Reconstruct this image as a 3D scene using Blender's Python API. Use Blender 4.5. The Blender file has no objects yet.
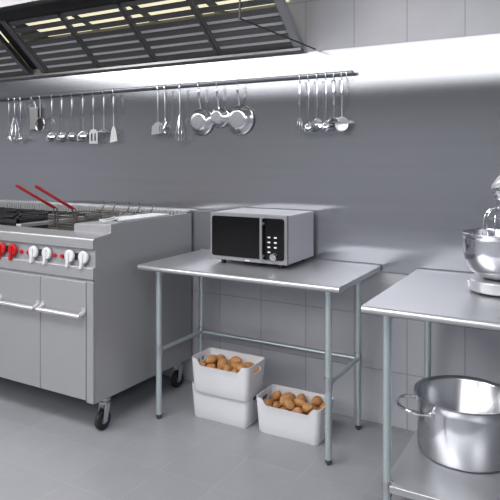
import bpy, bmesh, math, random
from mathutils import Vector, Matrix, Euler, noise
PI = math.pi
sc = bpy.context.scene
col = sc.collection

# ------------------------------------------------------------------ camera
cam_d = bpy.data.cameras.new('camera')
cam = bpy.data.objects.new('camera', cam_d); col.objects.link(cam)
cam.location = (0, -3.2502, 1.483)
cam.rotation_euler = (PI/2, 0, 0.5155)
cam_d.sensor_width = 36; cam_d.sensor_fit = 'HORIZONTAL'
cam_d.lens = 593.17 / 500 * 36
cam_d.shift_y = -(250 - 159.03) / 500
cam_d.clip_start = .02
sc.camera = cam

# ------------------------------------------------------------------ view, world, room light
sc.view_settings.view_transform = 'Standard'
sc.view_settings.look = 'None'
sc.view_settings.gamma = 1
sc.view_settings.use_curve_mapping = False
sc.view_settings.exposure = 0.0
w = bpy.data.worlds.new('world'); sc.world = w; w.use_nodes = True
w.node_tree.nodes['Background'].inputs[0].default_value = (.80, .84, .95, 1)
w.node_tree.nodes['Background'].inputs[1].default_value = .3
LIGHT_PANEL = 3.6          # luminance of the ceiling light panels
KEY = 72.0                 # lamp over the walkway to the left
def area(name, loc, target, sx, sy, watts, colour=(1, .98, .97)):
    d = bpy.data.lights.new(name, 'AREA'); d.shape = 'RECTANGLE'; d.size = sx; d.size_y = sy
    d.energy = watts; d.color = colour
    o = bpy.data.objects.new(name, d); col.objects.link(o); o.location = loc
    o.rotation_euler = (Vector(target) - Vector(loc)).to_track_quat('-Z', 'Y').to_euler()
    return o
area('key_fill_lamp', (-4.7, -2.7, 2.88), (-3.4, -1.3, 0.6), 1.2, 1.0, KEY)
area('key_fill_lamp', (1.3, -2.4, 2.88), (-1.0, -1.0, 0.4), 1.4, 1.0, 38)  # unseen fill lamp, added to lift the faces turned to the right
area('key_fill_lamp', (-1.9, -2.3, 2.88), (-1.9, -1.6, 0), 2.0, .7, 68)

# ------------------------------------------------------------------ materials
def mat(name, color=(.5, .5, .5), metal=0, rough=.5, spec=.5, bump=0, bscale=(40, 40, 40), cvar=0, rvar=0, emit=None, es=0, aniso=0):
    m = bpy.data.materials.new(name); m.use_nodes = True
    nt = m.node_tree; b = nt.nodes['Principled BSDF']
    b.inputs['Base Color'].default_value = (*color, 1)
    b.inputs['Metallic'].default_value = metal
    b.inputs['Roughness'].default_value = rough
    b.inputs['Specular IOR Level'].default_value = spec
    if emit: 
        b.inputs['Emission Color'].default_value = (*emit, 1); b.inputs['Emission Strength'].default_value = es
    if bump or cvar or rvar:
        tc = nt.nodes.new('ShaderNodeTexCoord'); mp = nt.nodes.new('ShaderNodeMapping')
        mp.inputs['Scale'].default_value = bscale
        nz = nt.nodes.new('ShaderNodeTexNoise'); nz.inputs['Scale'].default_value = 1; nz.inputs['Detail'].default_value = 4
        nt.links.new(tc.outputs['Object'], mp.inputs[0]); nt.links.new(mp.outputs[0], nz.inputs[0])
        if bump:
            bp = nt.nodes.new('ShaderNodeBump'); bp.inputs['Strength'].default_value = bump; bp.inputs['Distance'].default_value = .002
            nt.links.new(nz.outputs[0], bp.inputs['Height']); nt.links.new(bp.outputs[0], b.inputs['Normal'])
        if cvar:
            rp = nt.nodes.new('ShaderNodeValToRGB')
            rp.color_ramp.elements[0].position = .3; rp.color_ramp.elements[1].position = .7
            rp.color_ramp.elements[0].color = (*[c*(1-cvar) for c in color], 1)
            rp.color_ramp.elements[1].color = (*[min(1, c*(1+cvar)) for c in color], 1)
            nt.links.new(nz.outputs[0], rp.inputs[0]); nt.links.new(rp.outputs[0], b.inputs['Base Color'])
        if rvar:
            mr = nt.nodes.new('ShaderNodeMapRange'); mr.inputs['To Min'].default_value = rough-rvar; mr.inputs['To Max'].default_value = rough+rvar
            nt.links.new(nz.outputs[0], mr.inputs[0]); nt.links.new(mr.outputs[0], b.inputs['Roughness'])
    return m

def tile_mat(name, axes, phase, size, color, grout, rough, gw=.0035):
    """square tiles on two world axes, drawn from object coordinates of a mesh built in world space"""
    m = bpy.data.materials.new(name); m.use_nodes = True
    nt = m.node_tree; b = nt.nodes['Principled BSDF']
    tc = nt.nodes.new('ShaderNodeTexCoord'); sp = nt.nodes.new('ShaderNodeSeparateXYZ'); cb = nt.nodes.new('ShaderNodeCombineXYZ')
    nt.links.new(tc.outputs['Object'], sp.inputs[0])
    for k in (0, 1):
        ad = nt.nodes.new('ShaderNodeMath'); ad.operation = 'ADD'; ad.inputs[1].default_value = -phase[k] + 60*size
        nt.links.new(sp.outputs[axes[k]], ad.inputs[0]); nt.links.new(ad.outputs[0], cb.inputs[k])
    br = nt.nodes.new('ShaderNodeTexBrick'); br.offset = 0; br.squash = 1
    br.inputs['Scale'].default_value = 1; br.inputs['Mortar Size'].default_value = gw; br.inputs['Mortar Smooth'].default_value = .3
    br.inputs['Brick Width'].default_value = size; br.inputs['Row Height'].default_value = size
    br.inputs['Color1'].default_value = (*[c*.965 for c in color], 1); br.inputs['Color2'].default_value = (*[c*1.035 for c in color], 1)
    br.inputs['Mortar'].default_value = (*grout, 1)
    nt.links.new(cb.outputs[0], br.inputs[0])
    nz = nt.nodes.new('ShaderNodeTexNoise'); nz.inputs['Scale'].default_value = 9; nz.inputs['Detail'].default_value = 6
    nt.links.new(tc.outputs['Object'], nz.inputs[0])
    mx = nt.nodes.new('ShaderNodeMix'); mx.data_type = 'RGBA'; mx.blend_type = 'MULTIPLY'; mx.inputs[0].default_value = .12
    nt.links.new(br.outputs['Color'], mx.inputs[6]); nt.links.new(nz.outputs[0], mx.inputs[7])
    nt.links.new(mx.outputs[2], b.inputs['Base Color'])
    bp = nt.nodes.new('ShaderNodeBump'); bp.inputs['Strength'].default_value = .35; bp.inputs['Distance'].default_value = .002; bp.invert = True
    nt.links.new(br.outputs['Fac'], bp.inputs['Height']); nt.links.new(bp.outputs[0], b.inputs['Normal'])
    b.inputs['Roughness'].default_value = rough
    return m

M = {}
M['wall_tile'] = tile_mat('wall_tile', (0, 2), (-.550, 0), .303, (.50, .505, .55), (.34, .34, .37), .38)
M['floor_tile'] = tile_mat('floor_tile', (0, 1), (-.860, -.092), .303, (.30, .308, .335), (.335, .342, .365), .36, .0028)
M['wall_steel'] = mat('wall_steel', (.43, .44, .475), .85, .12, cvar=.03, rvar=.03, bscale=(.7, 1, 26))
def brushed_wall():
    m = M['wall_steel']; nt = m.node_tree; b = nt.nodes['Principled BSDF']; out = nt.nodes['Material Output']
    gl = nt.nodes.new('ShaderNodeBsdfGlossy'); gl.distribution = 'BECKMANN'; gl.inputs['Roughness'].default_value = .17
    gl.inputs['Anisotropy'].default_value = .7
    tg = nt.nodes.new('ShaderNodeCombineXYZ'); tg.inputs[2].default_value = 1; nt.links.new(tg.outputs[0], gl.inputs['Tangent'])
    df = nt.nodes.new('ShaderNodeBsdfDiffuse'); mx = nt.nodes.new('ShaderNodeMixShader'); mx.inputs[0].default_value = .80
    src = b.inputs['Base Color'].links[0].from_socket
    nt.links.new(src, gl.inputs['Color']); nt.links.new(src, df.inputs['Color'])
    nt.links.new(df.outputs[0], mx.inputs[1]); nt.links.new(gl.outputs[0], mx.inputs[2]); nt.links.new(mx.outputs[0], out.inputs['Surface'])
brushed_wall()
M['paint'] = mat('paint', (.55, .56, .59), 0, .7)
M['paint_dark'] = mat('paint_dark', (.30, .305, .325), 0, .7)
M['paint_ceiling'] = mat('paint_ceiling', (.42, .43, .45), 0, .8)
M['table_steel'] = mat('table_steel', (.56, .57, .60), .78, .38, rvar=.04, bscale=(3, 60, 3))
M['galvanised'] = mat('galvanised', (.56, .64, .66), .75, .36, bump=.05, bscale=(60, 60, 12))
M['foot_plastic'] = mat('foot_plastic', (.06, .065, .07), 0, .5)
M['range_steel'] = mat('range_steel', (.385, .39, .405), .5, .42, rvar=.03, bscale=(4, 4, 60))
M['range_dark'] = mat('range_dark', (.05, .05, .055), .6, .4)
M['vat_steel'] = mat('vat_steel', (.12, .12, .125), .9, .35)
M['iron'] = mat('iron', (.018, .018, .02), .2, .45, bump=.2, bscale=(90, 90, 90))
M['handle_steel'] = mat('handle_steel', (.62, .62, .635), .7, .35)
M['knob_white'] = mat('knob_white', (.62, .63, .645), 0, .3)
M['knob_red'] = mat('knob_red', (.46, .006, .010), 0, .3)
M['grip_red'] = mat('grip_red', (.42, .006, .012), 0, .35)
M['black_gloss'] = mat('black_gloss', (.005, .005, .006), 0, .08, spec=.35)
M['black_matt'] = mat('black_matt', (.01, .01, .012), 0, .5)
M['rubber'] = mat('rubber', (.012, .012, .013), 0, .55)
M['chrome'] = mat('chrome', (.82, .83, .86), 1, .08)
M['polished'] = mat('polished', (.74, .75, .78), 1, .13)
M['pot_steel'] = mat('pot_steel', (.70, .71, .74), 1, .2)
M['satin'] = mat('satin', (.60, .61, .64), 1, .30)
M['satin_dark'] = mat('satin_dark', (.34, .35, .38), 1, .32)
M['wire_steel'] = mat('wire_steel', (.15, .14, .13), .9, .4)
M['lid_white'] = mat('lid_white', (.74, .77, .80), .3, .35)
M['hood_dark'] = mat('hood_dark', (.21, .21, .215), .7, .34, rvar=.05, bscale=(2, 8, 2))
M['hood_interior'] = mat('hood_interior', (.12, .12, .12), .8, .3)
M['hood_outside'] = mat('hood_outside', (.24, .24, .25), .8, .4)
M['filter_steel'] = mat('filter_steel', (.17, .17, .172), .6, .45)
M['baffle_steel'] = mat('baffle_steel', (.88, .88, .89), .2, .35)
M['lamp_warm'] = mat('lamp_warm', (.9, .85, .6), 0, .5, emit=(1, .94, .68), es=.85)
M['panel_light'] = mat('panel_light', (.9, .9, .9), 0, .5, emit=(1, .99, .98), es=LIGHT_PANEL)
M['white_plastic'] = mat('white_plastic', (.66, .665, .70), 0, .42)
M['mw_silver'] = mat('mw_silver', (.62, .63, .66), .7, .3)
M['mw_side'] = mat('mw_side', (.56, .57, .615), .4, .4)
M['mw_trim'] = mat('mw_trim', (.27, .275, .29), .4, .4)
M['button_white'] = mat('button_white', (.85, .85, .85), 0, .4)
M['mixer_silver'] = mat('mixer_silver', (.62, .63, .66), .5, .3)
M['potato'] = mat('potato', (.41, .20, .072), 0, .6, bump=.35, bscale=(70, 70, 70), cvar=.22)
g = bpy.data.materials.new('visor_glass'); g.use_nodes = True
gb = g.node_tree.nodes['Principled BSDF']
gb.inputs['Base Color'].default_value = (.97, .98, .98, 1); gb.inputs['Roughness'].default_value = 0
gb.inputs['IOR'].default_value = 1.01; gb.inputs['Transmission Weight'].default_value = 1; gb.inputs['Alpha'].default_value = .35
M['visor_glass'] = g

# ------------------------------------------------------------------ mesh helpers
class MB:
    def __init__(s): s.bm = bmesh.new()
    def quad(s, vs): 
        try: return s.bm.faces.new(vs)
        except ValueError: return None
    def box(s, x0, x1, y0, y1, z0, z1, mx=None):
        c = [(x0,y0,z0),(x1,y0,z0),(x1,y1,z0),(x0,y1,z0),(x0,y0,z1),(x1,y0,z1),(x1,y1,z1),(x0,y1,z1)]
        v = [s.bm.verts.new(mx @ Vector(p) if mx else p) for p in c]
        for f in ((3,2,1,0),(4,5,6,7),(0,1,5,4),(1,2,6,5),(2,3,7,6),(3,0,4,7)): s.quad([v[i] for i in f])
        return s
    def prism(s, pts, axis, a0, a1):
        """extrude a closed 2-D outline along an axis ('X': pts are (y,z); 'Y': (x,z); 'Z': (x,y))"""
        def P(p, a): return {'X': (a, p[0], p[1]), 'Y': (p[0], a, p[1]), 'Z': (p[0], p[1], a)}[axis]
        A = [s.bm.verts.new(P(p, a0)) for p in pts]; B = [s.bm.verts.new(P(p, a1)) for p in pts]
        n = len(pts)
        for i in range(n): s.quad([A[i], A[(i+1) % n], B[(i+1) % n], B[i]])
        s.quad(A[::-1]); s.quad(B)
        return s
    def tube(s, pts, r, n=10, closed=False, cap=True, flat=1.0):
        pts = [Vector(p) for p in pts]; m = len(pts)
        rs = r if isinstance(r, (list, tuple)) else [r]*m
        rings = []; up = None
        for i, p in enumerate(pts):
            if closed: t = (pts[(i+1) % m] - pts[i-1])
            else: t = (pts[min(i+1, m-1)] - pts[max(i-1, 0)])
            t.normalize()
            if up is None:
                up = Vector((0,0,1)) if abs(t.z) < .9 else Vector((0,1,0))
            a = t.cross(up)
            if a.length < 1e-4: a = t.cross(Vector((1,0,0)))
            a.normalize(); b = a.cross(t).normalized(); up = b
            rings.append([s.bm.verts.new(p + a*math.cos(2*PI*k/n)*rs[i] + b*math.sin(2*PI*k/n)*rs[i]*flat) for k in range(n)])
        for i in range(m if closed else m-1):
            A, B = rings[i], rings[(i+1) % m]
            for k in range(n): s.quad([A[k], A[(k+1) % n], B[(k+1) % n], B[k]])
        if cap and not closed:
            s.quad(rings[0][::-1]); s.quad(rings[-1])
        return s
    def lathe(s, prof, c=(0,0,0), axis='Z', n=32, mx=None):
        """prof: list of (radius, height) along the axis"""
        rings = []
        for r, h in prof:
            ring = []
            for k in range(n if r > 1e-6 else 1):
                a = 2*PI*k/n; x, y = r*math.cos(a), r*math.sin(a)
                p = {'Z': (x, y, h), 'Y': (x, h, y), 'X': (h, x, y)}[axis]
                p = Vector(p)
                if mx: p = mx @ p
                ring.append(s.bm.verts.new(p + Vector(c)))
            rings.append(ring)
        for A, B in zip(rings, rings[1:]):
            if len(A) == 1 and len(B) == 1: continue
            if len(A) == 1:
                for k in range(n): s.quad([A[0], B[k], B[(k+1) % n]])
            elif len(B) == 1:
                for k in range(n): s.quad([A[k], A[(k+1) % n], B[0]])
            else:
                for k in range(n): s.quad([A[k], A[(k+1) % n], B[(k+1) % n], B[k]])
        return s
    def build(s, name, m, parent=None, bevel=0, seg=2, smooth=35):
        bmesh.ops.recalc_face_normals(s.bm, faces=s.bm.faces[:])
        me = bpy.data.meshes.new(name); s.bm.to_mesh(me); s.bm.free()
        o = bpy.data.objects.new(name, me); col.objects.link(o)
        me.materials.append(m)
        if smooth:
            for p in me.polygons: p.use_smooth = True
            me.set_sharp_from_angle(angle=math.radians(smooth))
        if bevel:
            b = o.modifiers.new('bevel', 'BEVEL'); b.width = bevel; b.segments = seg; b.limit_method = 'ANGLE'; b.angle_limit = math.radians(40)
            wn = o.modifiers.new('weighted_normal', 'WEIGHTED_NORMAL'); wn.keep_sharp = False; wn.weight = 100
        if parent is not None:
            o.parent = parent
            o.matrix_parent_inverse = Matrix.Translation(parent.location).inverted() if parent.type == 'EMPTY' else Matrix()
        return o
def tag(o, label, cat, group=None):
    o['label'] = label; o['category'] = cat
    if group: o['group'] = group
    return o
def thing(name, label, cat, loc=(0,0,0), group=None):
    o = bpy.data.objects.new(name, None); col.objects.link(o); o.location = loc
    o.empty_display_size = .05
    return tag(o, label, cat, group)
def struct(o): o['kind'] = 'structure'; return o
def cyl_pts(r, z0, z1, b=.002): return [(0,z0),(r-b,z0),(r,z0+b),(r,z1-b),(r-b,z1),(0,z1)]
def arc(cx, cy, r, a0, a1, n): return [(cx+r*math.cos(a0+(a1-a0)*i/n), cy+r*math.sin(a0+(a1-a0)*i/n)) for i in range(n+1)]
def rrect(x0, x1, y0, y1, r, n=5):
    return arc(x1-r, y1-r, r, 0, PI/2, n)+arc(x0+r, y1-r, r, PI/2, PI, n)+arc(x0+r, y0+r, r, PI, 1.5*PI, n)+arc(x1-r, y0+r, r, 1.5*PI, 2*PI, n)

# ------------------------------------------------------------------ the room
RX0, RX1, RY0, RY1, RH = -10.0, 3.4, -9.4, 0.0, 2.95
struct(MB().box(RX0-.1, RX1+.1, 0, .12, 0, RH).build('wall_back', M['wall_tile'], smooth=0))
struct(MB().box(RX0-.1, RX1+.1, RY0-.12, RY0, 0, RH).build('wall_front', M['paint_dark'], smooth=0))
struct(MB().box(RX0-.12, RX0, RY0, 0, 0, RH).build('wall_left', M['paint'], smooth=0))
struct(MB().box(RX1, RX1+.12, RY0, 0, 0, RH).build('wall_right', M['paint'], smooth=0))
struct(MB().box(RX0-.1, RX1+.1, RY0-.1, .1, -.1, 0).build('floor', M['floor_tile'], smooth=0))
struct(MB().box(RX0-.1, RX1+.1, RY0-.1, .1, RH, RH+.1).build('ceiling', M['paint_ceiling'], smooth=0))
# sheet steel on the wall, from table height up to the hood
ws = MB().box(RX0, RX1, -.004, 0, .854, 2.122).build('wall_cladding', M['wall_steel'], smooth=0); struct(ws)
struct(MB().box(RX0, RX1, -.006, -.0035, .852, .858).build('trim_1', M['satin_dark'], smooth=0))

# ceiling light panels behind the camera
def ceiling_light(x, y, lx, ly, label):
    t = thing('ceiling_light', label, 'ceiling light', (x, y, RH), 'ceiling light panels')
    f = MB()
    for a in ((-lx/2-.03, -lx/2, -ly/2-.03, ly/2+.03), (lx/2, lx/2+.03, -ly/2-.03, ly/2+.03), (-lx/2, lx/2, -ly/2-.03, -ly/2), (-lx/2, lx/2, ly/2, ly/2+.03)):
        f.box(x+a[0], x+a[1], y+a[2], y+a[3], RH-.03, RH)
    f.build('light_frame', M['paint_ceiling'], t)
    MB().box(x-lx/2, x+lx/2, y-ly/2, y+ly/2, RH-.022, RH-.002).build('diffuser', M['panel_light'], t, smooth=0)
for i, x in enumerate((-7.35, -5.95, -4.55, -3.15, -1.75, -.35, 1.05)):
    for j, y in enumerate((-7.25, -6.31, -5.37, -4.43)):
        ceiling_light(x, y, 1.34, .90, 'square white ceiling light panel')

# ------------------------------------------------------------------ cooking range
def build_range():
    XR, XL = -2.275, -4.22
    t = thing('gas_range', 'wide grey stainless steel gas range with red and white knobs on black casters', 'range', (-3.25, -.45, 0))
    # casing
    b = MB()
    b.box(XL, XR-.02, -.895, -.03, .178, .96)
    b.build('body', M['range_steel'], t, .003)
    b = MB().prism([(-.904,.178),(-.904,1.052),(-.902,1.058),(-.790,1.074),(-.787,1.078),(-.787,1.120),(-.783,1.124),(-.02,1.128),(-.02,.165)], 'X', XR-.02, XR)
    b.build('side_panel', M['range_steel'], t, .0015)
    b = MB().prism([(-.79,.98),(-.79,1.074),(-.02,1.1),(-.02,.98)], 'X', XL, XL+.02); b.build('side_panel', M['range_steel'], t, .0015)
    # front apron
    b = MB().prism([(-.80,1.0),(-.92,1.0),(-.924,1.004),(-.924,1.046),(-.917,1.058),(-.905,1.062),(-.795,1.072),(-.775,1.062),(-.770,1.0)], 'X', XL, XR-.001)
    b.build('front_apron', M['range_steel'], t, .002)
    b = MB().box(XL, XR-.001, -.9065, -.89, .90, 1.0); b.build('control_panel', M['range_steel'], t, .002)
    b = MB().prism([(-.89,.905),(-.918,.905),(-.924,.899),(-.924,.842),(-.918,.836),(-.89,.836)], 'X', XL, XR-.001); b.build('lower_rail', M['range_steel'], t, .002)
    # top rim pieces: cooktop tray, rim between burners and fryer
    b = MB().box(XL+.02, -3.10, -.74, -.13, .985, 1.058); b.build('cooktop_tray', M['range_dark'], t, .002)
    b = MB().box(-3.10, -3.055, -.745, -.13, .985, 1.078); b.build('divider_rim', M['handle_steel'], t, .003)
    # fryer vat (open box)
    v = MB()
    X0, X1, Y0, Y1 = -3.055, -2.30, -.768, -.14
    for a in ((X0,X0+.012,Y0,Y1),(X1-.012,X1,Y0,Y1),(X0,X1,Y0,Y0+.012),(X0,X1,Y1-.012,Y1)): v.box(*a, .968, 1.058)
    v.box(X0, X1, Y0, Y1, .962, .974)
    v.build('fryer_vat', M['vat_steel'], t)
    b = MB().prism([(-2.557,1.04),(-2.557,1.108),(-2.552,1.114),(-2.296,1.122),(-2.296,1.04)], 'Y', -.787, -.62); b.build('fryer_deck', M['range_steel'], t, .004)
    # rear riser with ribbed flue strip
    b = MB().box(XL, XR-.001, -.13, -.02, .985, 1.092); b.build('rear_riser', M['range_steel'], t, .003)
    MB().box(XL, XR-.001, -.052, -.022, 1.092, 1.134).build('flue_back', M['vat_steel'], t)
    b = MB()
    n = int((XR-XL)/.0262)
    for i in range(n):
        x = XL+.013+i*.0262
        b.prism([(x-.006+px*.012, pz) for px, pz in ((0,1.092),(1,1.092),(1.25,1.132),(1.0,1.142),(.5,1.145),(.2,1.142),(0,1.132))], 'Y', -.072, -.02)
    b.build('flue_vent', M['handle_steel'], t)
    b = MB().box(-2.345, -2.278, -.126, -.124-.012, 1.07, 1.086)
    # basket hanger with hooks
    b = MB(); b.tube([(-2.99,-.16,1.125),(-2.36,-.16,1.125)], .005, 8)
    b.tube([(-2.99,-.21,1.112),(-2.36,-.21,1.112)], .004, 8)
    for x in (-2.97, -2.38): b.tube([(x,-.16,1.125),(x,-.14,1.12),(x,-.13,1.06)], .005, 8)
    for x in (-2.93,-2.83,-2.70,-2.61,-2.50):
        b.tube([(x,-.22,1.118),(x,-.20,1.122),(x,-.17,1.13),(x,-.15,1.155),(x,-.14,1.178),(x-.01,-.15,1.186)], .0035, 6)
    b.build('basket_hanger', M['wire_steel'], t)
    # burner grates
    for gx in (-3.96, -3.62, -3.28):
        b = MB(); x0, x1, y0, y1, z = gx-.165, gx+.165, -.725, -.15, 1.10
        for yy in (y0, (y0+y1)/2, y1): b.box(x0, x1, yy-.008, yy+.008, z-.024, z)
        for xx in (x0+.008, x1-.008): b.box(xx-.008, xx+.008, y0, y1, z-.024, z)
        for yc in (y0*.75+y1*.25, y0*.25+y1*.75):
            for k in range(8):
                a = k*PI/4; r0, r1 = .035, (.15 if k % 2 == 0 else .17)
                if k in (2, 6): r1 = .135
                c = Matrix.Translation((gx, yc, 0)) @ Matrix.Rotation(a, 4, 'Z')
                b.box(r0, r1, -.006, .006, z-.018, z+.006, c)
        for xx in (x0+.01, x1-.01):
            for yy in (y0+.01, y1-.01, (y0+y1)/2): b.box(xx-.01, xx+.01, yy-.01, yy+.01, 1.058, z)
        b.build('burner_grate', M['iron'], t, .002)
        for yc in (y0*.75+y1*.25, y0*.25+y1*.75):
            MB().lathe([(0,1.058),(.06,1.058),(.06,1.068),(.042,1.072),(.042,1.082),(.036,1.086),(0,1.086)], (gx,yc,0), n=24).build('burner', M['iron'], t)
    # doors
    edges = [-2.328-.3527*i for i in range(6)]
    for i in range(5):
        x1, x0 = edges[i], edges[i+1]
        d = MB().box(x0+.002, x1-.002, -.922, -.893, .19, .822).build('door', M['range_steel'], t, .003)
        h = MB()
        h.tube([(x0+.015,-.957,.645),(x1-.008,-.957,.645)], .0125, 12)
        for xx in (x0+.022, x1-.015):
            h.tube([(xx,-.957,.645),(xx,-.921,.662)], [.0130,.0150], 10)
            h.box(xx-.014, xx+.014, -.926, -.92, .645, .684)
        h.build('handle', M['handle_steel'], d)
    MB().box(-2.325, XR-.001, -.922, -.905, .180, .830).build('stile', M['range_steel'], t, .003)
    MB().box(XL, XR-.0205, -.912, -.89, .80, .834).build('door_header', M['range_steel'], t, .002)
    # knobs
    def knob(x, z, m, name):
        k = MB().lathe([(0,-.006),(.022,-.006),(.034,-.003),(.035,.004),(.033,.010),(.030,.013),(0,.014)], (x,-.919,z), 'Y', 24, Matrix.Scale(-1,4,(0,1,0)))
        k.prism([(x-.020,z-.062),(x-.004,z-.062),(x+.006,z-.02),(x+.008,z+.020),(x-.002,z+.026),(x-.010,z+.012)], 'Y', -.938, -.915)
        o = k.build(name, m, t, .002)
        return o
    for x in (-2.734, -2.627, -2.449, -2.346): knob(x, .955, M['knob_white'], 'knob')['label'] = 'white round knob'
    for x in (-3.008, -2.911): knob(x, .955, M['knob_red'], 'knob')['label'] = 'red round knob'
    for x in (-2.848, -2.789, -2.575, -2.517):
        o = MB().lathe([(0,-.906),(.0115,-.906),(.012,-.914),(.0105,-.918),(0,-.920)], (x,0,.947), 'Y', 16).build('push_button', M['knob_red'], t)
    for x in (-2.96, -2.683, -2.405):
        f = MB().box(x-.018, x+.018, -.913, -.905, .936, .972).build('display', M['black_matt'], t, .001)
        q = MB()
        for px in (-.008, .008):
            for pz in (.946, .960): q.box(x+px-.006, x+px+.006, -.9140, -.9125, pz-.005, pz+.005)
        q.build('display_segment', M['range_dark'], f)
    # casters
    for cx, cy in ((-2.306,-.800), (-2.312,-.112), (-4.10,-.84), (-4.10,-.13)):
        fk = MB().lathe([(0,.172),(.03,.172),(.03,.160),(.016,.152),(.016,.14),(0,.14)], (cx,cy,0), n=20)
        for s in (-1, 1):
            fk.prism([(cy-.022,.147),(cy+.020,.147),(cy-.006,.045),(cy-.030,.045),(cy-.034,.06)], 'X', cx+s*.021-.002, cx+s*.021+.002)
        fk.box(cx-.023, cx+.023, cy-.022, cy+.02, .14, .148)
        f = fk.build('caster', M['satin'], t, .0015)
        wy = cy-.018
        MB().lathe([(.022,-.014),(.046,-.015),(.053,-.010),(.055,0),(.053,.010),(.046,.015),(.022,.014)], (cx,wy,.055), 'X', 28).build('wheel', M['rubber'], f)
        MB().lathe([(0,-.019),(.009,-.019),(.009,-.0135),(.024,-.0135),(.024,.0135),(.009,.0135),(.009,.019),(0,.019)], (cx,wy,.055), 'X', 20).build('hub', M['satin_dark'], f)
    return t
build_range()

# fryer lid lying on the fryer
t = thing('fryer_lid', 'flat white metal cover lying over the end of the fryer, beside its wire hooks', 'lid', (-2.37,-.45,1.128))
MB().prism([(-2.440,-.58),(-2.295,-.70),(-2.292,-.24),(-2.425,-.24)], 'Z', 1.1265, 1.137).build('plate', M['lid_white'], t, .003)
for dx, dy in ((-.005,-.01),(.058,-.055)):
    l = MB(); cx, cy = -2.425+dx, -.615+dy
    l.tube([(cx-.018,cy-.035,1.130),(cx-.022,cy-.065,1.130),(cx-.010,cy-.078,1.130),(cx+.004,cy-.066,1.130),(cx+.008,cy-.02,1.134),(cx+.02,cy+.02,1.143)], .0045, 8)
    l.build('wire_loop', M['knob_white'], t)

# fry baskets
def fry_basket(cx, label):
    t = thing('fry_basket', label, 'fry basket', (cx, -.55, .99), 'fry baskets')
    x0, x1, y0, y1, z0, z1 = cx-.074, cx+.074, -.695, -.40, .985, 1.142
    w = MB()
    def ring(z, r, k=0):
        w.tube([(x0+k,y0+k,z),(x1-k,y0+k,z),(x1-k,y1-k,z),(x0+k,y1-k,z)], r, 5, closed=True)
    ring(z1, .0035); ring(z0, .003)
    for k in range(1, 10): ring(z0+(z1-z0)*k/10, .002)
    nx, ny = 10, 20
    for i in range(nx+1):
        x = x0+(x1-x0)*i/nx
        w.tube([(x,y0,z1),(x,y0,z0),(x,y1,z0),(x,y1,z1)], .002, 4)
    for i in range(1, ny):
        y = y0+(y1-y0)*i/ny
        w.tube([(x0,y,z1),(x0,y,z0),(x1,y,z0),(x1,y,z1)], .0012, 4)
    w.build('basket_mesh', M['wire_steel'], t)
    h = MB()
    for s in (-1, 1):
        h.tube([(cx+s*.012,-.698,1.03),(cx+s*.013,-.700,1.15),(cx+s*.013,-.706,1.185),(cx+s*.0125,-.735,1.200),(cx+s*.012,-.76,1.213)], .0035, 8)
    h.tube([(cx-.012,-.699,1.062),(cx+.012,-.699,1.062)], .003, 6)
    h.build('handle_stem', M['wire_steel'], t)
    gp = MB()
    pts = [(cx-.013,-.715,1.190)]; 
    e = Vector((cx,-.985,1.333)); s0 = Vector((cx,-.715,1.190)); d = (e-s0)
    L = []
    for s in (-1, 1):
        L.append([s0+d*f+Vector((s*.0125,0,0)) for f in (0,.3,.6,.9,.97)])
    path = L[0]+[e+Vector((-.006,0,0)), e+Vector((.006,0,0))]+L[1][::-1]
    gp.tube(path, .005, 8)
    gp.box(-.010, .010, 0, d.length*.42, -.003, .003, Matrix.Translation(s0) @ d.to_track_quat('Y', 'Z').to_matrix().to_4x4())
    gp.build('grip', M['grip_red'], t)
fry_basket(-2.797, 'wire fry basket with red handle standing in the fryer, next to the burners')
fry_basket(-2.640, 'wire fry basket with red handle, half hidden behind the raised fryer deck')

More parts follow.
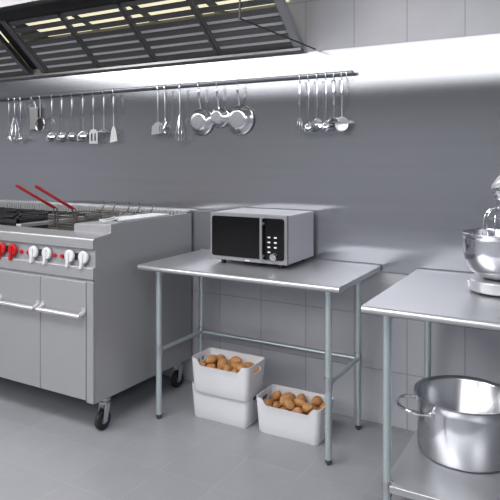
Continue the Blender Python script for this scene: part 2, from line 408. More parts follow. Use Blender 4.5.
# ------------------------------------------------------------------ tables
def table(name, label, x0, x1, y0, y1, ztop, lx0, lx1, ly0, ly1, stretch=None, shelf=None, collar_z=.39):
    t = thing(name, label, 'work table', ((x0+x1)/2, (y0+y1)/2, 0))
    th = .030
    prof = [(y1, ztop-th), (y1, ztop+.004), (y1-.004, ztop+.007), (y1-.010, ztop+.003), (y1-.016, ztop)]
    prof += [(y0+.016, ztop)] + arc(y0+.015, ztop-.015, .015, PI/2, 3*PI/2, 10)
    prof += [(y0+.05, ztop-th), (y0+.05, ztop-th+.004), (y1-.05, ztop-th+.004), (y1-.05, ztop-th)]
    tp = MB().prism(prof, 'X', x0, x1); tp.build('table_top', M['table_steel'], t, .001, smooth=50)
    R = .0172
    for lx in (lx0, lx1):
        for ly in (ly0, ly1):
            lg = MB().lathe([(0,.026),(R,.026),(R,ztop-th+.006),(0,ztop-th+.006)], (lx,ly,0), n=20)
            lo = lg.build('leg', M['galvanised'], t)
            MB().lathe([(0,0),(.012,0),(.0135,.006),(.0165,.012),(.0165,.03),(0,.03)], (lx,ly,0), n=18).build('foot', M['foot_plastic'], lo)
            MB().lathe([(R,ztop-th-.035),(R+.005,ztop-th-.033),(R+.007,ztop-th+.001),(R,ztop-th+.001)], (lx,ly,0), n=20).build('socket', M['satin'], lo)
            if stretch:
                MB().lathe([(R,collar_z-.032),(R+.0035,collar_z-.030),(R+.0035,collar_z+.030),(R,collar_z+.032)], (lx,ly,0), n=20).build('collar', M['satin'], lo)
            if shelf:
                MB().lathe([(R,shelf-.055),(R+.003,shelf-.053),(R+.003,shelf+.004),(R,shelf+.006)], (lx,ly,0), n=20).build('collar', M['satin'], lo)
    if stretch:
        z = stretch; r = .0125
        for a, b in (((lx0,ly0),(lx0,ly1)), ((lx1,ly0),(lx1,ly1)), ((lx0,ly1),(lx1,ly1))):
            MB().tube([(*a,z),(*b,z)], r, 14).build('stretcher', M['galvanised'], t)
    if shelf:
        s = MB(); z = shelf
        s.prism([(ly0-.03,z-.028),(ly0-.03,z-.002),(ly0-.028,z),(ly1+.03,z),(ly1+.032,z-.028),(ly1+.028,z-.028),(ly1+.026,z-.005),(ly0-.026,z-.005),(ly0-.026,z-.028)], 'X', lx0+.018, lx1-.018)
        for xs in (lx0-.012, lx1-.018): s.box(xs, xs+.031, ly0+.024, ly1-.024, z-.028, z)
        s.build('shelf', M['table_steel'], t, .001)
    return t
table('work_table', 'low-backed steel work table carrying the microwave, potato crates below', -2.2012, -.9964, -.655, -.015, .8875, -2.1262, -1.0887, -.555, -.123, stretch=.388, collar_z=.392)
table('work_table', 'deep steel work table with a lower shelf, carrying the mixer and the stockpot', -.7945, .62, -.9387, -.015, .8875, -.715, .54, -.84, -.115, shelf=.152)

# ------------------------------------------------------------------ microwave
def microwave():
    X0, X1, YF, YB, Z0, Z1 = -1.878, -1.388, -.378, -.036, .913, 1.180
    t = thing('microwave', 'silver countertop microwave with a black glass door on the steel table', 'microwave', ((X0+X1)/2, (YF+YB)/2, .8875))
    MB().box(X0+.003, X1-.003, YF, YB, Z0, Z1-.002).build('casing', M['mw_side'], t, .004)
    fr = MB(); f0, f1 = YF-.022, YF
    def F(a): return X0+(X1-X0)*a
    h = Z1-Z0
    def G(b): return Z0+h*b
    fr.box(X0, X1, f0, f1, Z0, Z1)
    fr.build('front_frame', M['mw_trim'], t, .004)
    d = MB().prism(rrect(F(.032), F(.690), G(.085), G(.93), .014), 'Y', f0-.006, f0+.004).build('door', M['black_gloss'], t, .0015)
    MB().prism(rrect(F(.08), F(.62), G(.16), G(.86), .01), 'Y', f0-.0066, f0-.005).build('door_window', M['black_gloss'], d)
    hb = MB()
    hx = F(.705)
    hb.box(hx-.007, hx+.007, f0-.030, f0-.022, G(.05), G(.95))
    for b in (.16, .82): hb.tube([(hx+.004,f0-.026,G(b)),(hx+.004,f0-.005,G(b))], .008, 12)
    hb.build('handle', M['mw_trim'], d, .002)
    for b in (.16, .82): pass
    c = MB().prism(rrect(F(.697), F(.965), G(.085), G(.93), .014), 'Y', f0-.006, f0+.004).build('control_panel', M['black_gloss'], t, .0015)
    MB().box(F(.775), F(.895), f0-.0072, f0-.005, G(.66), G(.79)).build('display', M['black_gloss'], c)
    for i, (a, b) in enumerate(((.785,.545),(.865,.545),(.785,.445),(.865,.445),(.785,.345),(.865,.345),(.785,.245))):
        MB().box(F(a)-.008, F(a)+.008, f0-.0085, f0-.005, G(b)-.004, G(b)+.004).build('button', M['button_white'], c, .001)
    MB().lathe([(0,-.004),(.021,-.004),(.022,.006),(.019,.018),(.017,.02),(0,.02)], (F(.845),f0-.004,G(.155)), 'Y', 24, Matrix.Scale(-1,4,(0,1,0))).build('dial', M['polished'], c)
    MB().box(F(.475), F(.53), f0-.0012, f0+.001, G(.018), G(.042)).build('badge', M['button_white'], t)
    v = MB()
    for j in range(5):
        v.box(X1-.0035, X1-.0025, YB-.10+j*.012, YB-.095+j*.012, Z0+.05, Z0+.09)
    for x in (X0+.06, X1-.06):
        for y in (YF+.03, YB-.04):
            MB().lathe([(0,.8875),(.012,.8875),(.014,.892),(.014,.914),(0,.914)], (x,y,0), n=16).build('foot', M['black_matt'], t)
    v.bm.free()
microwave()

# ------------------------------------------------------------------ crates
CL, CW, CH = .383, .212, .190
def crate(cx, cy, z0, dip, label):
    """open plastic crate with rounded corners, a dipped front edge and a hand slot in each end"""
    nP = 24
    def perim(k, t):
        # k = outline shrink, t = height fraction
        sc_ = .925+.075*t
        hx, hy, r = CL/2*sc_-k, CW/2*sc_-k, .026-k*.6
        P = []
        seg = 8
        def side(p, q, n): return [(p[0]+(q[0]-p[0])*i/n, p[1]+(q[1]-p[1])*i/n) for i in range(n)]
        P += side((-hx+r,-hy),(hx-r,-hy),36) + arc(hx-r,-hy+r,r,-PI/2,0,6)[:-1] + side((hx,-hy+r),(hx,hy-r),12) + arc(hx-r,hy-r,r,0,PI/2,6)[:-1]
        P += side((hx-r,hy),(-hx+r,hy),12) + arc(-hx+r,hy-r,r,PI/2,PI,6)[:-1] + side((-hx,hy-r),(-hx,-hy+r),12) + arc(-hx+r,-hy+r,r,PI,1.5*PI,6)[:-1]
        return P
    def ztop(x, y):
        if not dip or y > -CW/2*.8: return CH
        e = min(1, max(0, (CL*.405-abs(x))/.035)); e = e*e*(3-2*e)
        return CH-.036*e
    bm = bmesh.new()
    levels = [0, .012, .06, .11, .15, 1]
    def ringset(k, zs):
        rings = []
        for z in zs:
            t = min(z, CH)/CH
            ring = []
            for (x, y) in perim(k, t):
                zz = z
                if z == 1: 
                    px = perim(k, 1)
                    zz = None
                ring.append([x, y, zz])
            if z == 1:
                ring = [[x, y, ztop(x, y)] for (x, y) in perim(k, 1)]
            rings.append([bm.verts.new(p) for p in ring])
        return rings
    O = ringset(.0, levels); I = ringset(.0045, [.005, .012, .06, .11, .15, 1])
    # soften the bottom edge
    for v in O[0]: v.co.x *= .975; v.co.y *= .955
    n = len(O[0])
    for rs in (O, I):
        for A, B in zip(rs, rs[1:]):
            for i in range(n): bm.faces.new([A[i], A[(i+1) % n], B[(i+1) % n], B[i]])
    for i in range(n): bm.faces.new([O[-1][i], O[-1][(i+1) % n], I[-1][(i+1) % n], I[-1][i]])
    bm.faces.new(O[0][::-1]); bm.faces.new(I[0])
    bmesh.ops.recalc_face_normals(bm, faces=bm.faces[:])
    me = bpy.data.meshes.new('crate'); bm.to_mesh(me); bm.free()
    o = bpy.data.objects.new('crate', me); col.objects.link(o)
    # hand slots
    cb = bmesh.new()
    pr = rrect(-.040, .040, CH-.052, CH-.026, .0129, 8)
    for s in (-1, 1):
        A = [cb.verts.new((s*(CL/2-.05), y, z)) for y, z in pr]; B = [cb.verts.new((s*(CL/2+.05), y, z)) for y, z in pr]
        m = len(pr)
        for i in range(m): cb.faces.new([A[i], A[(i+1) % m], B[(i+1) % m], B[i]])
        cb.faces.new(A[::-1]); cb.faces.new(B)
    bmesh.ops.recalc_face_normals(cb, faces=cb.faces[:])
    cm = bpy.data.meshes.new('cut'); cb.to_mesh(cm); cb.free()
    co = bpy.data.objects.new('cut', cm); col.objects.link(co)
    md = o.modifiers.new('b', 'BOOLEAN'); md.object = co; md.operation = 'DIFFERENCE'; md.solver = 'EXACT'
    dg = bpy.context.evaluated_depsgraph_get()
    me2 = bpy.data.meshes.new_from_object(o.evaluated_get(dg))
    o.modifiers.clear(); o.data = me2
    bpy.data.objects.remove(co); bpy.data.meshes.remove(cm)
    me2.materials.clear(); me2.materials.append(M['white_plastic'])
    for p in me2.polygons: p.use_smooth = True
    me2.set_sharp_from_angle(angle=math.radians(38))
    o.location = (cx, cy, z0)
    return tag(o, label, 'crate', 'white plastic potato crates')
LOWER, UPPER, RIGHT = (-1.797, -.335, 0.0), (-1.779, -.362, .159), (-1.378, -.323, 0.0)
crate(*LOWER, False, 'white plastic crate on the floor, bottom of the stack of two')
crate(*UPPER, True, 'white plastic crate of potatoes on top of another crate')
crate(*RIGHT, True, 'white plastic crate of potatoes standing alone on the floor')

# potatoes
VAR = [(.042,.029,.026,1),(.038,.027,.025,2),(.035,.027,.024,3),(.040,.026,.024,4),(.032,.027,.025,5),(.049,.033,.029,6)]
def potato_mesh(a, b, c, seed):
    bm = bmesh.new(); bmesh.ops.create_icosphere(bm, subdivisions=4, radius=1)
    off = Vector((seed*7.31, seed*3.17, seed*1.9))
    for v in bm.verts:
        n = v.co.normalized()
        k = 1+.13*noise.noise(n*1.1+off)+.05*noise.noise(n*2.6+off)+.012*noise.noise(n*7+off)
        bend = .18*(n.x*n.x-.3)*((seed % 3)-1)
        v.co = Vector((n.x*a*k, n.y*b*k+bend*b, n.z*c*k))
    me = bpy.data.meshes.new('potato'); bm.to_mesh(me); bm.free()
    for p in me.polygons: p.use_smooth = True
    me.materials.append(M['potato'])
    return me
PM = {v[3]: potato_mesh(*v) for v in VAR}
POT_A = [(2,0.0222,-0.0582,0.0282,-2.15,0.11,1.55),(5,-0.0082,-0.009,0.0282,3.08,0.08,0.79),(3,0.0742,-0.0579,0.0285,1.12,0.1,1.29),(4,0.1391,0.0502,0.0287,-0.14,-0.01,2.76),(4,-0.0386,-0.0612,0.0291,-2.18,0.02,2.37),(3,-0.1523,-0.0607,0.03,-2.64,-0.15,-1.02),(2,-0.0965,-0.06,0.03,-0.16,0.09,-1.3),(5,-0.0148,0.0725,0.0307,-1.25,-0.11,0.04),(3,-0.1516,0.0636,0.031,0.39,-2.59,-1.01),(2,-0.1448,0.004,0.0314,1.53,-0.1,0.57),(6,0.0491,0.0223,0.0336,0.12,0.06,-0.92),(4,-0.0785,0.07,0.0368,-1.38,2.5,-0.17),(6,-0.0729,0.0043,0.0393,2.94,-0.5,-0.75),(1,0.1508,-0.0031,0.043,-0.21,1.21,-1.12),(6,0.1377,-0.0654,0.0456,0.08,2.31,-0.02),(2,0.0753,0.0684,0.0619,-0.36,-2,2.04),(3,0.1044,0.0192,0.063,1.62,0.04,1.31),(3,-0.0213,0.0273,0.0643,-0.38,-0.19,-0.92),(5,-0.1235,-0.0248,0.066,-0.64,-0.43,0.55),(4,0.0337,-0.0227,0.0673,-0.03,-0.12,2.68),(5,-0.1245,0.0695,0.072,-0.03,-2.44,0.39),(5,-0.0077,-0.0602,0.0724,0.21,0.21,-1.56),(2,0.1422,0.0719,0.0743,-1.09,3.06,-0.01),(2,-0.073,-0.063,0.0743,-0.06,0.34,-0.92),(4,0.0137,0.0697,0.0761,-0.79,0.24,-0.06),(4,-0.1387,-0.0717,0.083,0.68,-0.45,-0.05),(4,0.0464,-0.0715,0.0847,1.26,-2.63,0.04),(1,-0.1525,0.0141,0.086,0.55,-0.79,-1.36),(1,0.0926,-0.0342,0.0888,0.12,0.78,-0.65),(6,-0.0739,0.0479,0.0921,-0.27,2.96,1.28),(4,0.0619,0.0207,0.095,-0.99,2.48,0.35),(3,-0.0435,-0.0177,0.0974,-2.65,0.3,0.52),(4,0.1554,-0.0202,0.0998,-2.35,-0.19,1.72),(2,0.0072,0.0171,0.1071,2.68,0.02,-1.65),(4,-0.1032,-0.013,0.1158,-0.31,-0.27,1.66),(5,0.044,0.0687,0.1165,0.49,-3.12,-0.3),(3,0.151,0.0436,0.1193,-3.1,-0.72,0.57),(4,-0.0239,-0.0719,0.1203,1.1,-0.8,-0.18),(3,-0.1526,0.0592,0.1229,1.07,0.18,1.17),(4,0.1435,-0.0684,0.1261,-0.88,2.43,0.42),(3,-0.0242,0.0703,0.1271,-0.25,-0.38,3.03),(3,0.0823,-0.0669,0.1292,-0.86,-0.66,2.26),(1,-0.1459,-0.0455,0.1305,2.01,-0.18,-0.92),(3,-0.0783,-0.068,0.1306,0.78,-0.71,0.51),(1,0.1023,0.0644,0.1334,-0.43,0.54,0.81),(2,0.1179,0.0039,0.1339,-2.11,-0.99,-0.38),(1,0.0266,-0.0502,0.1373,-1.02,-0.76,-1.3),(1,-0.0494,0.0195,0.138,2.04,0.3,0.06),(1,0.0515,-0.0022,0.1423,0.84,0.07,-0.24),(1,-0.1019,0.0571,0.1435,0.85,0.25,-2.1),(3,-0.0258,-0.0271,0.1503,-0.64,1.06,-2.12),(2,0.0205,0.0472,0.1582,-2.42,-0.23,0.18),(3,0.1121,-0.0452,0.1636,0.1,-0.1,-1.17),(1,-0.0996,-0.023,0.1648,2.3,-0.07,1.37)]
POT_B = [(4,0.1346,-0.0217,0.0277,-0.85,3.08,-0.29),(3,0.1211,-0.0724,0.0281,0.97,0.05,-0.15),(4,-0.1543,0.0504,0.0281,2.11,0.01,-1.53),(3,0.0782,0.0157,0.0282,0.88,0.04,0.33),(1,0.0634,-0.0468,0.0296,0.4,0.03,-2.38),(2,-0.0959,0.064,0.0296,-0.29,0.04,-2.32),(1,-0.0617,0.0039,0.0296,0.41,0.1,2.25),(3,-0.0305,0.0615,0.0297,-2.72,-0.26,1.32),(4,-0.0079,-0.072,0.0298,-2.24,0.1,0.16),(2,-0.078,-0.062,0.0304,0.3,-0.06,-2.38),(1,0.0111,-0.0194,0.0308,-0.69,-0,0.31),(6,-0.1407,-0.0474,0.0336,0.12,0.06,0.84),(6,0.141,0.0507,0.034,0.01,-0.09,-1.11),(6,0.0367,0.0551,0.0342,0.14,0.16,0.76),(4,-0.0206,0.0053,0.0637,0.15,-2.87,1.45),(3,0.0872,0.0594,0.0658,-0.67,-0.11,-1.87),(6,-0.1086,0.0146,0.069,-0.17,-0.36,-0.09),(5,-0.063,0.0635,0.0697,0.86,-0.31,1.9),(2,0.098,-0.0059,0.0715,-0.01,0.26,-1.37),(4,-0.052,-0.0688,0.0734,2.61,0.12,0.21),(2,0.0439,0.0083,0.0739,-0.89,0.46,-1.27),(1,-0.1393,0.0672,0.0748,0.49,-2.91,0.22),(5,-0.0094,0.0694,0.0753,0.03,-2.53,0.32),(2,0.0127,-0.0563,0.0779,-0.6,-0.11,-1.38),(6,0.1403,-0.0542,0.0824,0.43,-0.36,-2.34),(1,0.0659,-0.0588,0.0855,0.62,2.81,-1.12),(2,0.1465,0.0654,0.0867,-2.97,-0.37,-0.56),(5,-0.1493,-0.0717,0.0883,2.13,0.61,0.08),(3,-0.1544,-0.0179,0.0917,0.84,0.96,-1.99),(2,0.0449,0.0705,0.0984,-1.06,1.98,-0.52),(2,-0.0527,-0.0215,0.1064,2.4,-0.15,0.98),(2,-0.096,-0.064,0.1105,0.22,2.5,-0.87),(6,0.1467,0.0015,0.1114,-0.7,1.16,1.32),(4,-0.1008,0.0632,0.1137,-1.66,-0.32,2.39),(2,0.0099,-0.0116,0.1149,-1.93,-0.38,-0.71),(1,0.0988,0.046,0.1154,-2.56,0.11,1.67),(5,-0.0249,-0.0701,0.1182,3.07,0.3,0.21),(1,0.0759,-0.0157,0.1208,1.82,0.03,2.58),(3,-0.105,-0.0081,0.1221,-2.55,-0.22,-1.6),(4,-0.1537,0.0567,0.1273,0.22,0.49,-1.68),(3,-0.0475,0.0685,0.1274,-0.48,-0.56,-2.94),(1,0.0438,-0.0682,0.1356,2.29,-0.68,-0.22),(3,-0.1439,-0.0501,0.1364,-2.85,0.19,-1.37),(2,0.1497,0.0598,0.1381,-2.13,0.33,-1.87),(4,0.1427,-0.0612,0.1406,0.08,3.14,0.75),(6,0.0092,0.0525,0.141,-0.8,-2.11,-1.66),(1,-0.0191,-0.0378,0.1594,0.32,-2.73,-0.47),(6,-0.0555,0.0169,0.1597,0.49,-0.26,0.95),(5,0.1023,0.0662,0.1629,-1.85,0.18,0.99),(4,-0.1209,0.0189,0.164,-1.04,2.29,-0.55),(4,0.0306,-0.005,0.1653,0.33,0.05,2.9),(3,0.0955,-0.0443,0.1675,-2.32,-0.36,-0.18)]
SIZE = {1: 'long', 2: 'oval', 3: 'rounded', 4: 'slim', 5: 'stubby', 6: 'fat'}
NTH = ['first','second','third','fourth','fifth','sixth','seventh','eighth','ninth','tenth','eleventh','twelfth']
def potatoes(rows, org, name, group, keep):
    cells = {}
    for r in rows:
        k, x, y, z = r[:4]
        if not keep(x, y, z): continue
        key = ('front row' if y < -.03 else 'back row' if y > .03 else 'middle row', 'top layer' if z > .125 else 'second layer')
        cells.setdefault(key, []).append(r)
    for (row, lay), rs in cells.items():
        rs.sort(key=lambda r: r[1])
        for i, (k, x, y, z, rx, ry, rz) in enumerate(rs):
            o = bpy.data.objects.new('potato', PM[k]); col.objects.link(o)
            o.location = (org[0]+x, org[1]+y, org[2]+z); o.rotation_euler = (rx, ry, rz)
            tag(o, f'{SIZE[k]} potato, {NTH[i]} from the range side, {row}, {lay} of {name}' if name else 'brown potato seen through the hand slot of the bottom crate', 'potato', group)
potatoes(POT_A, UPPER, 'upper crate', 'potatoes in the upper crate', lambda x, y, z: z > .09)
potatoes(POT_B, RIGHT, 'lone crate', 'potatoes in the crate standing alone', lambda x, y, z: z > .09)
potatoes(POT_A, LOWER, '', 'potatoes in the bottom crate', lambda x, y, z: z < .128 and .06 < x < .142)

# ------------------------------------------------------------------ stockpot on the lower shelf
def stockpot():
    cx, cy, z0, R, H = -.48, -.41, .1525, .210, .26
    t = thing('stockpot', 'big shiny open stainless steel stockpot on the lower shelf', 'pot', (cx, cy, z0))
    prof = [(0,0),(R-.02,0),(R-.008,.003),(R,.014),(R,H-.05),(R,H-.012),(R+.004,H-.008),(R+.016,H-.002),(R+.018,H+.001),(R+.016,H+.003),(R+.002,H-.002),(R-.004,H-.01),(R-.004,.02),(R-.02,.006),(0,.006)]
    MB().lathe(prof, (cx,cy,z0), n=72).build('pot_body', M['pot_steel'], t, smooth=50)
    for a in (math.radians(209), math.radians(29)):
        h = MB(); pts = []
        for i in range(15):
            s = -1+2*i/14
            ang = s*.50
            out = .098*math.sqrt(max(0, 1-abs(s)**2.6))
            rr = R-.003+out
            pts.append((cx+rr*math.cos(a+ang*(R/(R+out*.5))), cy+rr*math.sin(a+ang*(R/(R+out*.5))), z0+H-.056+out*.12))
        h.tube(pts, .0088, 10)
        for s in (-1, 1):
            an = a+s*.50
            mx = Matrix.Translation((cx,cy,z0+H-.056)) @ Matrix.Rotation(an, 4, 'Z')
            h.box(R-.003, R+.006, -.018, .018, -.012, .012, mx)
        h.build('handle', M['chrome'], t)
stockpot()

# ------------------------------------------------------------------ stand mixer
def mixer():
    zt = .8875; bx, by = -.335, -.40
    t = thing('stand_mixer', 'silver stand mixer with polished steel bowl and wire whisk on the table', 'mixer', (-.2, by, zt))
    out = arc(bx+.0, by, .128, PI/2, 3*PI/2, 20)+[(-.0, by-.118)]+arc(.01, by, .11, -PI/2, PI/2, 16)+[(bx+.012, by+.128)]
    MB().prism(out, 'Z', zt+.009, zt+.060).build('base', M['mixer_silver'], t, .008, 3)
    for px, py in ((bx-.06,by-.07),(bx-.06,by+.07),(.05,by-.07),(.05,by+.07)):
        MB().lathe(cyl_pts(.016, zt, zt+.012), (px,py,0), n=14).build('foot', M['rubber'], t)
    MB().box(bx-.132, bx-.120, by-.030, by+.030, zt+.018, zt+.048).build('badge_plate', M['chrome'], t, .002)
    def loft(name, st, m, cyl=False):
        b = MB(); rings = []
        for a, lo, hi, hw in st:
            ring = []
            for k in range(28):
                q = 2*PI*k/28; c, s_ = math.cos(q), math.sin(q)
                c = math.copysign(abs(c)**.75, c); s_ = math.copysign(abs(s_)**.75, s_)
                if cyl: ring.append(b.bm.verts.new(((lo+hi)/2+c*(hi-lo)/2, by+s_*hw, a)))
                else: ring.append(b.bm.verts.new((a, by+c*hw, (lo+hi)/2+s_*(hi-lo)/2)))
            rings.append(ring)
        for A, B in zip(rings, rings[1:]):
            for k in range(28): b.quad([A[k], A[(k+1) % 28], B[(k+1) % 28], B[k]])
        b.quad(rings[0][::-1]); b.quad(rings[-1])
        return b.build(name, m, t, smooth=60)
    loft('column', [(zt+.055,-.09,.11,.085),(zt+.12,-.06,.10,.070),(zt+.25,-.05,.09,.062),(zt+.40,-.07,.10,.066),(zt+.49,-.06,.09,.06)], M['mixer_silver'], True)
    loft('head', [(-.367,1.352,1.364,.030),(-.362,1.347,1.374,.042),(-.345,1.344,1.398,.054),(-.325,1.343,1.420,.060),(-.29,1.342,1.448,.066),(-.22,1.342,1.472,.070),(-.10,1.342,1.482,.070),(.02,1.345,1.478,.066),(.08,1.355,1.455,.058),(.11,1.38,1.43,.035)], M['mixer_silver'])
    MB().lathe([(0,1.302),(.024,1.302),(.027,1.308),(.027,1.322),(.036,1.326),(.038,1.332),(.038,1.346),(0,1.346)], (bx+.007,by,0), n=32).build('beater_socket', M['chrome'], t)
    MB().lathe([(0,1.255),(.009,1.255),(.009,1.305),(0,1.305)], (bx,by,0), n=16).build('shaft', M['satin_dark'], t)
    wk = MB()
    prof = [(.006,1.268),(.022,1.266),(.040,1.258),(.055,1.243),(.064,1.222),(.068,1.195),(.068,1.165),(.064,1.13),(.054,1.09),(.038,1.052),(.018,1.028),(0,1.020)]
    for i in range(5):
        a = i*PI/5+.12
        half = [Vector((bx+r*math.cos(a), by+r*math.sin(a), z)) for r, z in prof]
        other = [Vector((bx-r*math.cos(a), by-r*math.sin(a), z)) for r, z in prof[:-1]][::-1]
        wk.tube(half+other, .0021, 6)
    wk.lathe([(0,1.258),(.014,1.258),(.014,1.274),(0,1.274)], (bx,by,0), n=16)
    wk.build('whisk', M['chrome'], t)
    R = .157
    prof = [(0,.062),(.050,.062),(.062,.064),(.094,.075),(.120,.094),(.138,.118),(.149,.15),(R-.002,.19),(R,.235),(R,.258),(R+.005,.262),(R+.005,.267),(R,.268),(R-.003,.262),(R-.004,.19),(.146,.15),(.134,.12),(.116,.098),(.092,.080),(0,.070)]
    bo = MB().lathe(prof, (bx,by,zt), n=64).build('bowl', M['polished'], t, smooth=60)
    MB().lathe([(0,.058),(.066,.058),(.066,.066),(0,.066)], (bx,by,zt), n=40).build('bowl_foot', M['black_matt'], t)
mixer()

# ------------------------------------------------------------------ rail with hanging utensils
RZ, RYP = 1.974, -.046
rail = thing('utensil_rail', 'long thin steel hanging rail fixed along the steel wall', 'rail', (-3, RYP, RZ))
MB().tube([(-5.2,RYP,RZ),(-1.163,RYP,RZ)], .0095, 14).build('bar', M['satin_dark'], rail)
MB().lathe([(0,0),(.0095,0),(.0115,.003),(.0115,.014),(.005,.024),(0,.025)], (-1.166,RYP,RZ), 'X', 16).build('end_cap', M['satin_dark'], rail)
for x in (-1.30, -2.74, -4.35):
    MB().tube([(x,RYP,RZ),(x,-.004,RZ)], .006, 10).lathe([(0,-.004),(.018,-.004),(.018,-.008),(0,-.009)], (x,0,RZ), 'Y', 16).build('bracket', M['satin_dark'], rail)
def s_hook(x, label, drop=.030):
    drop += 0
    b = MB(); pts = []
    r = .0125
    for i in range(9):
        a = math.radians(200-i*25); pts.append((x, RYP-math.cos(a)*r, RZ+math.sin(a)*r))
    z1 = RZ-drop
    pts.append((x, RYP-.012, z1+.012)); 
    for i in range(7):
        a = math.radians(180+i*30); pts.append((x, RYP-.006+math.cos(a)*.006+0, z1+.006*math.sin(a)+.006-.004))
    b.tube(pts, .0018, 6)
    return tag(b.build('s_hook', M['polished'], None), label, 'hook', 'small hooks along the rail')
UY = RYP-.004
def eye(b, x, z, r=.006, rr=.0018):
    b.tube([(x+r*math.cos(a), UY, z+r*math.sin(a)) for a in [2*PI*i/12 for i in range(12)]], rr, 6, closed=True)
def handle_part(t, x, z0, z1, r, m, r2=None):
    b = MB().tube([(x,UY,z0),(x,UY,z0+.006),(x,UY,z1-.008),(x,UY,z1)], [r*.7,r,(r2 or r),(r2 or r)*.6], 10)
    eye(b, x, z1+.004)
    return b.build('handle', m, t)
def neck(b, x, z0, z1, r=.0032, dy=0): b.tube([(x,UY+dy,z0),(x,UY,z0+.03),(x,UY,z1)], r, 8)
def ladle_bowl(b, x, z, R, tilt, yaw=0, depth=.8):
    mx = Matrix.Translation((x,UY-.01,z)) @ Matrix.Rotation(yaw, 4, 'Z') @ Matrix.Rotation(tilt, 4, 'X')
    prof = [(0,-R*depth)]+[(R*math.sin(a), -R*depth*math.cos(a)) for a in (.3,.6,.9,1.2,1.45,PI/2)]+[(R*.95,.0)]+[(R*.95*math.sin(a), -R*depth*.95*math.cos(a)) for a in (1.45,1.2,.9,.6,.3)]+[(0,-R*depth*.95)]
    b.lathe(prof, (0,0,0), 'Z', 24, mx)
def disc(b, x, z, R, th=.003, yaw=0, holes=0):
    mx = Matrix.Translation((x,UY,z)) @ Matrix.Rotation(yaw, 4, 'Z') @ Matrix.Rotation(PI/2, 4, 'X')
    b.lathe([(0,-th*3),(R*.5,-th*2.2),(R,0),(R,th),(R*.5,-th),(0,-th*2)], (0,0,0), 'Z', 24, mx)
def balloon(b, x, zt, zb, R, n=4, prof=((0,.14),(.12,.32),(.3,.58),(.5,.82),(.68,.98),(.78,1),(.87,.92),(.94,.70),(.985,.36),(1,0))):
    L = zt-zb
    for i in range(n):
        a = i*PI/n+.25; c, q = math.cos(a), math.sin(a)
        half = [(x+R*r*c, UY+R*r*q, zt-L*f) for f, r in prof]; other = [(x-R*r*c, UY-R*r*q, zt-L*f) for f, r in prof[:-1]][::-1]
        b.tube(half+other, .0016, 5)
HT = RZ-.036
def utensil(x, name, label, cat, group, head, hz=1.805, hr=.0078, hm='satin_dark', r2=None, hook=True):
    t = thing(name, label, cat, (x, UY, RZ-.03), group)
    handle_part(t, x, hz, HT, hr, M[hm], r2)
    head(t, x)
    if hook: s_hook(x, f'small steel hook holding the {" ".join(label.split(",")[0].split()[:11])}')
    return t
def H_ladle(zc, R, tilt=.5, yaw=0, hz=1.805, m='polished', depth=.75):
    def f(t, x):
        b = MB(); neck(b, x, zc+.02, hz+.005, .0034); b.tube([(x,UY,zc+.025),(x,UY-.01+R*.0,zc+R*.5)], .0034, 8)
        ladle_bowl(b, x, zc, R, PI/2*tilt, yaw, depth); b.build('ladle_bowl', M[m], t)
    return f
G = 'utensils on the left half of the rail'
def h_spoon(t, x):
    b = MB(); neck(b, x, 1.70, 1.81, .003)
    b.lathe([(0,-.006),(.012,-.004),(.019,0),(.019,.0015),(.012,-.0025),(0,-.0045)], (0,0,0), 'Z', 20, Matrix.Translation((x,UY,1.672)) @ Matrix.Rotation(.9, 4, 'Z') @ Matrix.Rotation(PI/2, 4, 'X') @ Matrix.Diagonal((.7,2.0,1.4,1)))
    b.build('spoon_bowl', M['polished'], t)
utensil(-4.043, 'serving_spoon', 'narrow steel serving spoon, first on the rail beside the whisk', 'spoon', G, h_spoon)
def h_whisk(zt, zb, R):
    def f(t, x):
        b = MB(); balloon(b, x, zt, zb, R); b.build('wires', M['polished'], t)
    return f
utensil(-3.973, 'whisk', 'long steel balloon whisk hanging above the burners, beside the narrow spoon', 'whisk', G, h_whisk(1.82, 1.612, .040), 1.80)
utensil(-3.905, 'ladle', 'tiny steel ladle on the rail between whisk and flat grater', 'ladle', G, H_ladle(1.645, .026, .55))
# grater
t = thing('grater', 'flat rectangular steel grater on the rail beside the round strainer', 'grater', (-3.777,UY,RZ-.03), G)
b = MB(); zt_, zb_ = 1.888, 1.715
for (xa, ya, xb, yb) in ((-.052,-.004,.006,-.046),(.006,-.046,.050,-.008),(.050,-.008,-.052,-.004)):
    A = [(-3.777+xa, UY+ya+.02), (-3.777+xb, UY+yb+.02)]
    nrm = Vector((A[1][1]-A[0][1], -(A[1][0]-A[0][0]), 0)).normalized()*.0012
    b.prism([(A[0][0],A[0][1]),(A[1][0],A[1][1]),(A[1][0]+nrm.x,A[1][1]+nrm.y),(A[0][0]+nrm.x,A[0][1]+nrm.y)], 'Z', zb_, zt_)
    for i in range(4):
        for j in range(9):
            f = (i+.8)/4.6; px = A[0][0]+(A[1][0]-A[0][0])*f; py = A[0][1]+(A[1][1]-A[0][1])*f
            b.lathe([(.004,0),(.002,.003),(0,.0035)], (px,py,zb_+.02+j*.016), 'Y', 6, Matrix.Scale(-1,4,(0,1,0)))
b.build('grater_body', M['hood_dark'], t)
b = MB(); b.tube([(-3.822,UY,1.885),(-3.812,UY,1.915),(-3.802,UY,1.933),(-3.777,UY,HT+.006),(-3.752,UY,1.933),(-3.742,UY,1.915),(-3.732,UY,1.885)], .004, 8); b.build('handle', M['satin'], t)
s_hook(-3.777, 'small steel hook on the rail holding the grater')
